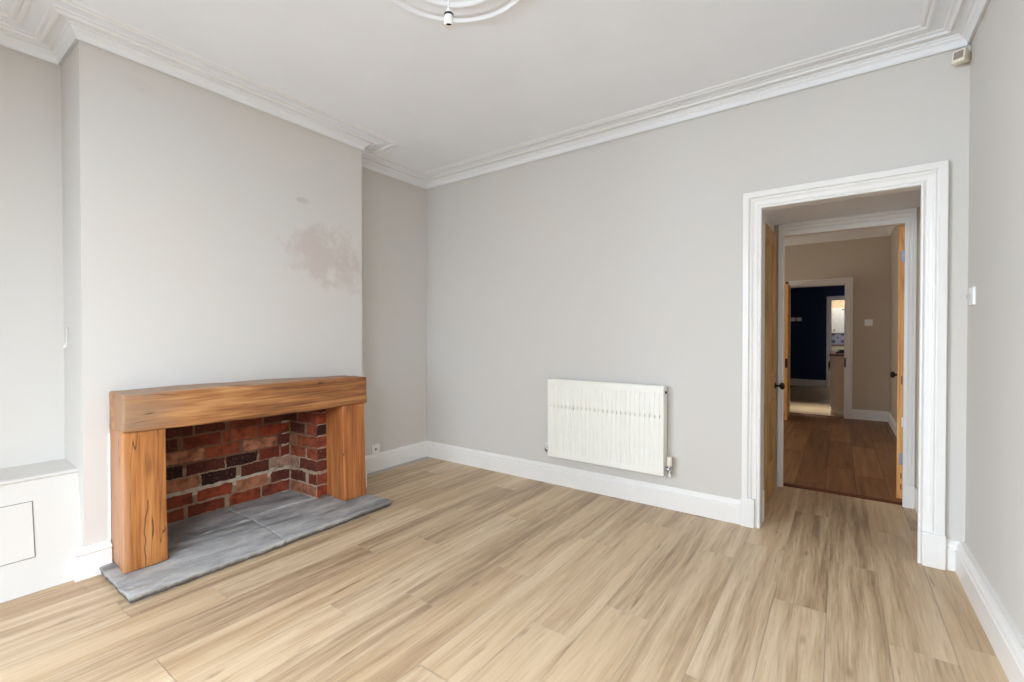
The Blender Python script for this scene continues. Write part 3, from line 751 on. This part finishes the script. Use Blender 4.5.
def door_leaf(w, h, t, mat, parent):
    """four-panel door: x 0..w, y 0..t, z 0..h"""
    mb = MB(); st = 0.105
    mb.box(0, st, 0, t, 0, h); mb.box(w-st, w, 0, t, 0, h)
    rails = [(0, 0.22), (0.72, 0.92), (h-0.11, h)]
    for a, b in rails: mb.box(st, w-st, 0, t, a, b)
    mb.box(w/2-0.05, w/2+0.05, 0, t, 0.22, 0.72); mb.box(w/2-0.05, w/2+0.05, 0, t, 0.92, h-0.11)
    for z0, z1 in ((0.22, 0.72), (0.92, h-0.11)):
        for x0, x1 in ((st, w/2-0.05), (w/2+0.05, w-st)):
            mb.box(x0, x1, t*0.36, t*0.64, z0, z1)
            m_ = 0.016                                   # bead round the panel
            for y0, y1 in ((t*0.16, t*0.37), (t*0.63, t*0.84)):
                mb.box(x0, x0+m_, y0, y1, z0, z1); mb.box(x1-m_, x1, y0, y1, z0, z1)
                mb.box(x0+m_, x1-m_, y0, y1, z0, z0+m_); mb.box(x0+m_, x1-m_, y0, y1, z1-m_, z1)
    return mb.build('door_leaf', mat, parent, bevel=0.0025)
KN = [(0.026, 0.0), (0.027, 0.003), (0.022, 0.006), (0.011, 0.009), (0.0085, 0.014), (0.0085, 0.030), (0.012, 0.034), (0.022, 0.038), (0.0265, 0.047), (0.026, 0.056), (0.018, 0.064), (0.006, 0.067)]
def knob(parent, x, z, y, sgn):
    mb = MB(); mb.lathe([(r, y+sgn*h) for r, h in KN], (x, 0, z), 20, 'Y')
    if sgn < 0: mb.f = [tuple(reversed(f)) for f in mb.f]
    return mb.build('door_knob', M_black, parent)
# pine door in the lobby's side wall (closed, knob at the far side)
ang = math.atan2(4.165-3.395, 0.026)
d1 = empty('door_1', 'waxed pine panelled door with black knob at the side of the lobby', 'door', (-0.434, 3.40, 0.006), ang, kind='structure')
# local +x runs along the leaf, local -y faces the lobby
dl = door_leaf(0.770, 1.990, 0.036, M_pine, d1)
knob(d1, 0.770-0.062, 0.805, 0.0, -1)

# second frame
F0, F1, FZ, FY = -0.358, 0.366, 1.989, 4.21
mb = MB()
mb.box(-3.4, F0-0.034, FY, FY+0.15, 0, 2.75); mb.box(F1+0.035, 0.66, FY, FY+0.15, 0, 2.75); mb.box(F0-0.034, F1+0.035, FY, FY+0.15, FZ+0.034, 2.75)
struct(mb.build('wall_middle', M_beige), 'wall holding the second doorway', 'wall')
T = empty('trim_5', 'white moulded frame round the second doorway off the lobby', 'door surround', (0, 0, 0), kind='structure')
A2 = [(0, 0), (0, 0.020), (0.012, 0.022), (0.022, 0.018), (0.026, 0.013), (0.030, 0.018), (0.046, 0.018), (0.049, 0.011), (0.054, 0.011), (0.060, 0.014), (0.068, 0.016), (0.094, 0.014), (0.097, 0.009), (0.097, 0)]
mb = MB()
pr = [(-d, h) for d, h in A2]
mb.sweep([(F0-0.042, FZ+0.097), (F1+0.062, FZ+0.097)], pr, to=lambda a, b, h: (a, FY-h, b))
mb.sweep([(F1+0.062, FZ+0.097), (F1+0.062, 0.0)], [(-d*0.062/0.097, h*0.95) for d, h in A2], to=lambda a, b, h: (a, FY-h, b))
mb.sweep([(F0-0.042, 0.0), (F0-0.042, FZ+0.097)], [(-d*0.042/0.097, h*0.95) for d, h in A2], to=lambda a, b, h: (a, FY-h, b))
mb.build('architrave', M_white, T)
mb = MB(); mb.box(F0-0.034, F0-0.018, FY-0.002, FY+0.156, 0, FZ+0.02); mb.box(F1+0.021, F1+0.035, FY-0.002, FY+0.146, 0, FZ+0.02); mb.box(F0-0.018, F1+0.021, FY-0.002, FY+0.156, FZ+0.02, FZ+0.034)
mb.build('jamb_lining', M_white, T)
mb = MB(); mb.box(0.372, 0.430, FY-0.024, FY-0.0005, 0, 0.16); mb.build('plinth_block', M_white, T, bevel=0.003)
mb = MB(); mb.box(0.4302, 0.455, LY0, FY-0.001, 0, 0.15)
struct(mb.build('baseboard_lobby', M_white, bevel=0.003), 'white skirting along the lobby', 'skirting board')

# second pine door, folded back into the middle room: its hinge edge faces the lobby
a2 = math.radians(90-6.2)
d2 = empty('door_2', 'orange pine door standing open, its hinged edge facing the front room', 'door', (0.386, 4.372, 0.006), a2, kind='structure')
dl = door_leaf(0.730, 2.000, 0.040, M_pinev, d2)
d2w = 0.730
# leaf thickness runs along local +y, which is towards -x here
knob(d2, d2w-0.060, 0.865, 0.040, 1)
for z in (0.292, 1.777):
    mb = MB(); mb.box(-0.003, 0.0, 0.004, 0.026, z-0.042, z+0.042); mb.lathe([(0.006, z-0.042), (0.006, z+0.042)], (-0.004, 0.0, 0), 10)
    mb.build('hinge', M_zinc, d2)
mb = MB(); mb.box(-0.0015, 0.0, 0.004, 0.014, 0.53, 0.60); mb.build('filler_patch', M_plast, d2)
mb = MB(); mb.box(-0.0008, 0.0, 0.012, 0.018, 0.84, 0.90); mb.box(-0.0008, 0.0, 0.012, 0.018, 0.15, 0.19); mb.box(-0.0008, 0.0, 0.012, 0.018, 0.07, 0.11); mb.build('old_mortice', M_thresh, d2)

# ------------------------------------------------------------------ middle room
R2X, R2Y, R2Z = 0.572, 8.25, 2.735
G0, G1, GZ = -0.628, 0.056, 1.950
mb = MB(); mb.box(-3.4, G0-0.016, R2Y, R2Y+0.11, 0, R2Z); mb.box(G1+0.016, 0.68, R2Y, R2Y+0.11, 0, R2Z); mb.box(G0-0.016, G1+0.016, R2Y, R2Y+0.11, GZ+0.016, R2Z)
struct(mb.build('wall_dining', M_beige), 'beige far wall of the middle room with the third doorway', 'wall')
mb = MB(); mb.box(R2X, R2X+0.1, FY+0.15, R2Y, 0, R2Z)
struct(mb.build('wall_dining_right', M_beige), 'beige wall behind the open orange pine door', 'wall')
mb = MB()
mb.box(-3.5, -3.4, FY+0.15, 5.0, 0, R2Z); mb.box(-3.5, -3.4, 6.6, R2Y, 0, R2Z); mb.box(-3.5, -3.4, 5.0, 6.6, 0, 0.8); mb.box(-3.5, -3.4, 5.0, 6.6, 2.2, R2Z)
struct(mb.build('wall_dining_left', M_beige), 'beige window wall of the middle room', 'wall')
mb = MB(); mb.box(-3.5, 0.68, FY+0.15, R2Y+0.11, R2Z, R2Z+0.08)
struct(mb.build('ceiling_dining', M_ceil), 'white ceiling of the middle room', 'ceiling')
CP = [(0, 0), (0.014, 0), (0.016, 0.018), (0.030, 0.045), (0.055, 0.085), (0.085, 0.112), (0.110, 0.125), (0.115, 0.138)]
mb = MB(); mb.sweep([(R2X, FY+0.15), (R2X, R2Y), (-3.4, R2Y), (-3.4, FY+0.15)], CP, z0=R2Z-0.139, smooth=False)
struct(mb.build('trim_6', M_white), 'white coved cornice of the middle room', 'cornice')
S3 = [(0, 0), (0.018, 0), (0.018, 0.100), (0.013, 0.106), (0.014, 0.116), (0.008, 0.134), (0.004, 0.142), (0, 0.142)]
mb = MB(); mb.sweep([(R2X, 4.40), (R2X, R2Y), (G1+0.097, R2Y)], S3)
struct(mb.build('baseboard_dining', M_white), 'white skirting round the corner of the middle room', 'skirting board')
T = empty('trim_7', 'white moulded frame round the far doorway to the kitchen', 'door surround', (0, 0, 0), kind='structure')
A3 = [(0, 0), (0, 0.022), (0.020, 0.024), (0.028, 0.017), (0.034, 0.015), (0.055, 0.015), (0.060, 0.011), (0.080, 0.011), (0.086, 0.015), (0.096, 0.013), (0.096, 0)]
surround('x', G0, G1, GZ, R2Y, 0.096, A3).build('architrave', M_white, T)
mb = MB(); mb.box(G0-0.016, G0, R2Y-0.004, R2Y+0.115, 0, GZ); mb.box(G1, G1+0.016, R2Y-0.004, R2Y+0.115, 0, GZ); mb.box(G0-0.016, G1+0.016, R2Y-0.004, R2Y+0.115, GZ, GZ+0.016)
mb.build('jamb_lining', M_white, T)
mb = MB(); mb.box(G1+0.001, G1+0.020, R2Y-0.0165, R2Y-0.0125, 0.745, 0.88); mb.build('strike_plate', M_black, T)
# third pine door, opened towards the middle room: its free edge faces the lobby
a3 = math.radians(-90+2.5)
d3 = empty('door_3', 'orange pine door open at the left of the far doorway', 'door', (-0.662, R2Y-0.030, 0.006), a3, kind='structure')
dl = door_leaf(0.715, 1.965, 0.038, M_pinev, d3)
mb = MB(); mb.box(0.715, 0.718, 0.006, 0.034, 0.745, 0.875); mb.build('latch_plate', M_black, d3)
mb = MB(); mb.box(0.7152, 0.7172, 0.004, 0.034, 1.93, 1.960); mb.build('edge_cap', M_thresh, d3)
# switches in the middle room
S = empty('light_switch', 'small white switch plate on the beige wall past the lobby', 'light switch', (0.334, R2Y, 1.392))
mb = MB(); mb.box(-0.046, 0.046, -0.010, -0.0003, -0.046, 0.046); mb.build('plate', M_plast, S, bevel=0.003)
for x in (-0.020, 0.020):
    mb = MB(); mb.box(x-0.010, x+0.010, -0.014, -0.0095, -0.016, 0.016); mb.build('rocker', M_plast, S, bevel=0.001)

# ------------------------------------------------------------------ far kitchen
K3Y = 13.05; H0, HZ = -0.168, 2.044
mb = MB(); mb.box(-3.0, H0-0.012, K3Y, K3Y+0.12, 0, 2.5); mb.box(0.72, 1.6, K3Y, K3Y+0.12, 0, 2.5); mb.box(H0-0.012, 0.72, K3Y, K3Y+0.12, HZ+0.012, 2.5)
struct(mb.build('wall_navy', M_navy), 'navy blue wall seen through the far doorway', 'wall')
T = empty('trim_8', 'pale frame of the opening in the navy wall', 'door surround', (0, 0, 0), kind='structure')
surround('x', H0, 0.71, HZ, K3Y, 0.085, A3).build('architrave', M_white, T)
mb = MB(); mb.box(H0-0.012, H0, K3Y-0.004, K3Y+0.124, 0, HZ); mb.box(H0-0.012, 0.72, K3Y-0.004, K3Y+0.124, HZ, HZ+0.012); mb.build('jamb_lining', M_white, T)
mb = MB(); mb.sweep([(H0-0.087, K3Y), (-3.0, K3Y)], [(0, 0), (0.018, 0), (0.018, 0.13), (0.010, 0.158), (0, 0.16)])
struct(mb.build('baseboard_navy', M_white), 'white skirting along the navy wall', 'skirting board')
mb = MB(); mb.box(-3.1, -3.0, 8.36, 15.2, 0, 2.5); mb.box(1.6, 1.7, 8.36, 15.2, 0, 2.5); mb.box(-3.0, 1.6, 14.70, 14.8, 0, 2.5)
struct(mb.build('wall_kitchen', wall_paint('cream_emulsion', srgb(214, 192, 160))), 'cream kitchen wall at the end of the view', 'wall')
mb = MB(); mb.box(-3.1, 1.7, 8.36, 15.2, 2.5, 2.58)
struct(mb.build('ceiling_kitchen', M_ceil), 'white kitchen ceiling', 'ceiling')
M_gplast = plain('grey_plastic', srgb(170, 168, 164))
for i, (x, nm) in enumerate(((-0.925, 'left-hand plate of the pair on the navy wall'), (-0.800, 'right-hand plate of the pair on the navy wall'))):
    S = empty('wall_socket', 'small pale socket, '+nm, 'wall socket', (x, K3Y, 1.605), group='sockets on the navy wall')
    mb = MB(); mb.box(-0.052, 0.052, -0.010, -0.0003, -0.043, 0.043); mb.build('plate', M_plast, S, bevel=0.003)
    for u in (-0.021, 0.021):
        mb = MB(); mb.box(u-0.009, u+0.009, -0.0115, -0.0095, -0.012, 0.012); mb.build('socket_face', M_gplast, S)
# counter just inside the kitchen
M_panel = plain('beige_panel', srgb(206, 184, 160), 0.5, 0, 0.4, 0.03, 6)
M_top = plain('dark_red_worktop', srgb(82, 32, 26), 0.35)
Cn = empty('kitchen_counter', 'kitchen base unit end beyond the far doorway, dark red worktop', 'kitchen counter', (0.2, 8.9, 0))
mb = MB(); mb.box(-0.302, 0.30, -0.36, -0.34, 0.07, 0.892); mb.build('end_panel', M_panel, Cn)
mb = MB(); mb.box(-0.298, 0.30, -0.34, 1.2, 0.10, 0.892); mb.build('carcass', M_panel, Cn)
mb = MB(); mb.box(-0.29, 0.28, -0.352, 1.15, 0.0, 0.07); mb.build('plinth', plain('pale_plinth', srgb(214, 198, 170)), Cn)
mb = MB(); mb.box(-0.332, 0.32, -0.375, 1.22, 0.892, 0.930); mb.build('worktop', M_top, Cn, bevel=0.005)
for k in range(2):
    mb = MB(); mb.box(-0.318, -0.3005, -0.30+k*0.62, 0.29+k*0.62, 0.11, 0.885); dd = mb.build('cabinet_door', M_panel, Cn, bevel=0.002)
    mb = MB(); mb.tube([(-0.318, 0.0+k*0.62, 0.78), (-0.338, 0.0+k*0.62, 0.78), (-0.338, 0.0+k*0.62, 0.66), (-0.318, 0.0+k*0.62, 0.66)], 0.006); mb.build('handle', M_black, dd)
M_soot = plain('matt_black_enamel', srgb(14, 13, 13), 0.75, 0, 0.2)
HB = empty('hob', 'black gas hob on the kitchen counter', 'hob', (0.20, 8.98, 0.930))
mb = MB(); mb.box(-0.255, 0.06, -0.24, 0.24, 0.0, 0.012); mb.build('hob_plate', M_soot, HB, bevel=0.003)
for (x, y) in ((-0.17, -0.12), (-0.02, -0.12), (-0.17, 0.12), (-0.02, 0.12)):
    mb = MB(); mb.lathe([(0.040, 0.012), (0.040, 0.022), (0.030, 0.024), (0.030, 0.032), (0.012, 0.034)], (x, y, 0), 18); mb.build('burner', M_soot, HB)
    mb = MB()
    for k in range(4):
        a = math.pi/4+k*math.pi/2
        mb.tube([(x+0.068*math.cos(a), y+0.068*math.sin(a), 0.012), (x+0.066*math.cos(a), y+0.066*math.sin(a), 0.045), (x+0.02*math.cos(a), y+0.02*math.sin(a), 0.045)], 0.005, 6)
    mb.tube([(x+0.022*math.cos(k*math.pi/8), y+0.022*math.sin(k*math.pi/8), 0.045) for k in range(17)], 0.004, 6)
    mb.build('pan_support', M_soot, HB)
KT = empty('stovetop_pot', 'small dark pot standing on the black hob', 'pot', (0.188, 8.86, 0.976))
mb = MB(); mb.lathe([(0.035, 0.0), (0.037, 0.004), (0.028, 0.030), (0.030, 0.034), (0.022, 0.045), (0.004, 0.052)], seg=10, smooth=False); mb.build('body', M_soot, KT)
mb = MB(); mb.tube([(0.024, 0, 0.036), (0.052, 0, 0.036), (0.056, 0, 0.016)], 0.005, 6); mb.build('handle', M_soot, KT)
# back run of kitchen: wall cabinet, tiles, worktop, base units
M_cab = plain('white_cabinet', srgb(236, 234, 228), 0.35)
WC = empty('wall_cabinet', 'white kitchen wall cupboard seen through the far opening', 'wall cabinet', (0.10, 14.70, 1.272))
mb = MB(); mb.box(-0.55, 0.60, -0.32, -0.001, 0.0, 0.645); mb.build('carcass', M_cab, WC)
for k, (x0, x1) in enumerate(((-0.55, -0.002), (0.002, 0.60))):
    mb = MB(); mb.box(x0, x1, -0.340, -0.3205, 0.0, 0.645); dd = mb.build('cabinet_door', M_cab, WC, bevel=0.003)
    kx = -0.21 if k == 0 else 0.06
    mb = MB(); mb.lathe([(0.008, -0.340), (0.008, -0.352), (0.016, -0.356), (0.016, -0.364), (0.006, -0.368)], (kx, 0, 0.085), 14, 'Y'); mb.build('knob', M_black, dd)
mb = MB(); mb.box(-0.06, 0.20, -0.348, -0.340, 0.595, 0.625); mb.build('vent_grille', plain('grey_grille', srgb(110, 108, 104), 0.4), WC)
# patterned tiles
pt = NT('blue_patterned_tile'); tc = pt.mapping(pt.obj(), (1/0.20, 1, 1/0.20), (0.18, 0, 0.22))
fr = pt.n('ShaderNodeVectorMath', operation='FRACTION'); pt.l(tc, fr.inputs[0]); sx = pt.n('ShaderNodeSeparateXYZ'); pt.l(fr.outputs[0], sx.inputs[0])
ax = pt.math('ABSOLUTE', pt.math('SUBTRACT', sx.outputs[0], 0.5)); az = pt.math('ABSOLUTE', pt.math('SUBTRACT', sx.outputs[2], 0.5))
dia = pt.math('ADD', ax, az)
m1 = pt.math('LESS_THAN', dia, 0.27); m2 = pt.math('GREATER_THAN', dia, 0.86)
m3 = pt.math('MULTIPLY', pt.math('GREATER_THAN', dia, 0.36), pt.math('LESS_THAN', dia, 0.40))
mk = pt.math('MAXIMUM', pt.math('MAXIMUM', m1, m2), pt.math('MULTIPLY', m3, 0.4))
pt.set(pt.mix(mk, srgb(214, 212, 222), srgb(84, 88, 124)), 0.25)
mb = MB(); mb.box(-0.9, 1.1, 14.688, 14.6995, 0.985, 1.262)
tag(mb.build('tile_splashback', pt.mat), 'blue and white patterned tiles under the white kitchen cupboard', 'tile splashback')
BU = empty('base_cabinet', 'cream base cupboards at the end of the kitchen', 'base cabinet', (0.1, 14.70, 0))
mb = MB(); mb.box(-0.9, 0.9, -0.58, -0.001, 0.0, 0.945); mb.build('carcass', plain('cream_units', srgb(230, 214, 184), 0.4), BU)
mb = MB(); mb.box(-0.92, 0.92, -0.60, -0.014, 0.945, 0.982); mb.build('worktop', plain('brown_worktop', srgb(120, 84, 66), 0.4), BU, bevel=0.004)
for k in range(3):
    mb = MB(); mb.box(-0.895+k*0.6, -0.305+k*0.6, -0.600, -0.5805, 0.12, 0.93); mb.build('cabinet_door', plain('cream_units', srgb(232, 217, 188), 0.4), BU, bevel=0.003)

# ------------------------------------------------------------------ light
def area(name, loc, rot, sx, sy, power, col=(1, 1, 1)):
    l = bpy.data.lights.new(name, 'AREA'); l.shape = 'RECTANGLE'; l.size = sx; l.size_y = sy; l.energy = power; l.color = col
    o = bpy.data.objects.new(name, l); COL.objects.link(o); o.location = loc; o.rotation_euler = rot
    return o
R_ = math.radians
# daylight at the front window, shining into the room (+Y)
DAY = (0.765, 0.873, 1.0)
area('street_daylight', ((BX0+BX1)/2, BY-2.6, 2.40), (R_(90-9), 0, 0), 3.6, 3.6, 310, DAY)
area('street_daylight', (BX0-2.0, BY-1.6, 2.55), (R_(90-12), 0, R_(-52)), 3.2, 3.4, 1180, DAY)
area('street_daylight', (BX1+1.9, BY-1.7, 3.5), (R_(90-28), 0, R_(52)), 3.2, 3.0, 750, DAY)
# daylight at the middle room's window, shining +X
area('dining_daylight', (-3.47, 5.8, 1.5), (R_(90), 0, R_(-90)), 1.5, 1.3, 30, (1.0, 0.97, 0.88))
# unseen kitchen lamp, and a narrow lamp added to brighten the near tiles
area('kitchen_light', (0.2, 13.9, 2.46), (0, 0, 0), 1.0, 0.8, 17, (1.0, 0.93, 0.82))
area('kitchen_patch_lamp', (-0.35, 9.0, 2.47), (0, 0, 0), 0.5, 0.35, 5, (1.0, 0.98, 0.94)).data.spread = R_(40)
w = bpy.data.worlds.new('sky'); scene.world = w; w.use_nodes = True
bg = w.node_tree.nodes['Background']; bg.inputs[0].default_value = (0.80, 0.88, 1.0, 1); bg.inputs[1].default_value = 1.0

# ------------------------------------------------------------------ camera and view
cam = bpy.data.cameras.new('camera'); cam.sensor_width = 36.0; cam.lens = 457.14/1024*36.0; cam.clip_start = 0.02; cam.clip_end = 60
co = bpy.data.objects.new('camera', cam); COL.objects.link(co)
co.location = (0, 0, 1.2); co.rotation_euler = (math.radians(90-0.625), 0, math.radians(35.631))
scene.camera = co
vs = scene.view_settings
vs.view_transform = 'Standard'; vs.look = 'None'; vs.gamma = 1.0; vs.use_curve_mapping = False; vs.exposure = 0.27
cy = scene.cycles
cy.max_bounces = 14; cy.diffuse_bounces = 8; cy.glossy_bounces = 4; cy.use_denoising = True
cy.caustics_reflective = False; cy.caustics_refractive = False; cy.sample_clamp_indirect = 6.0
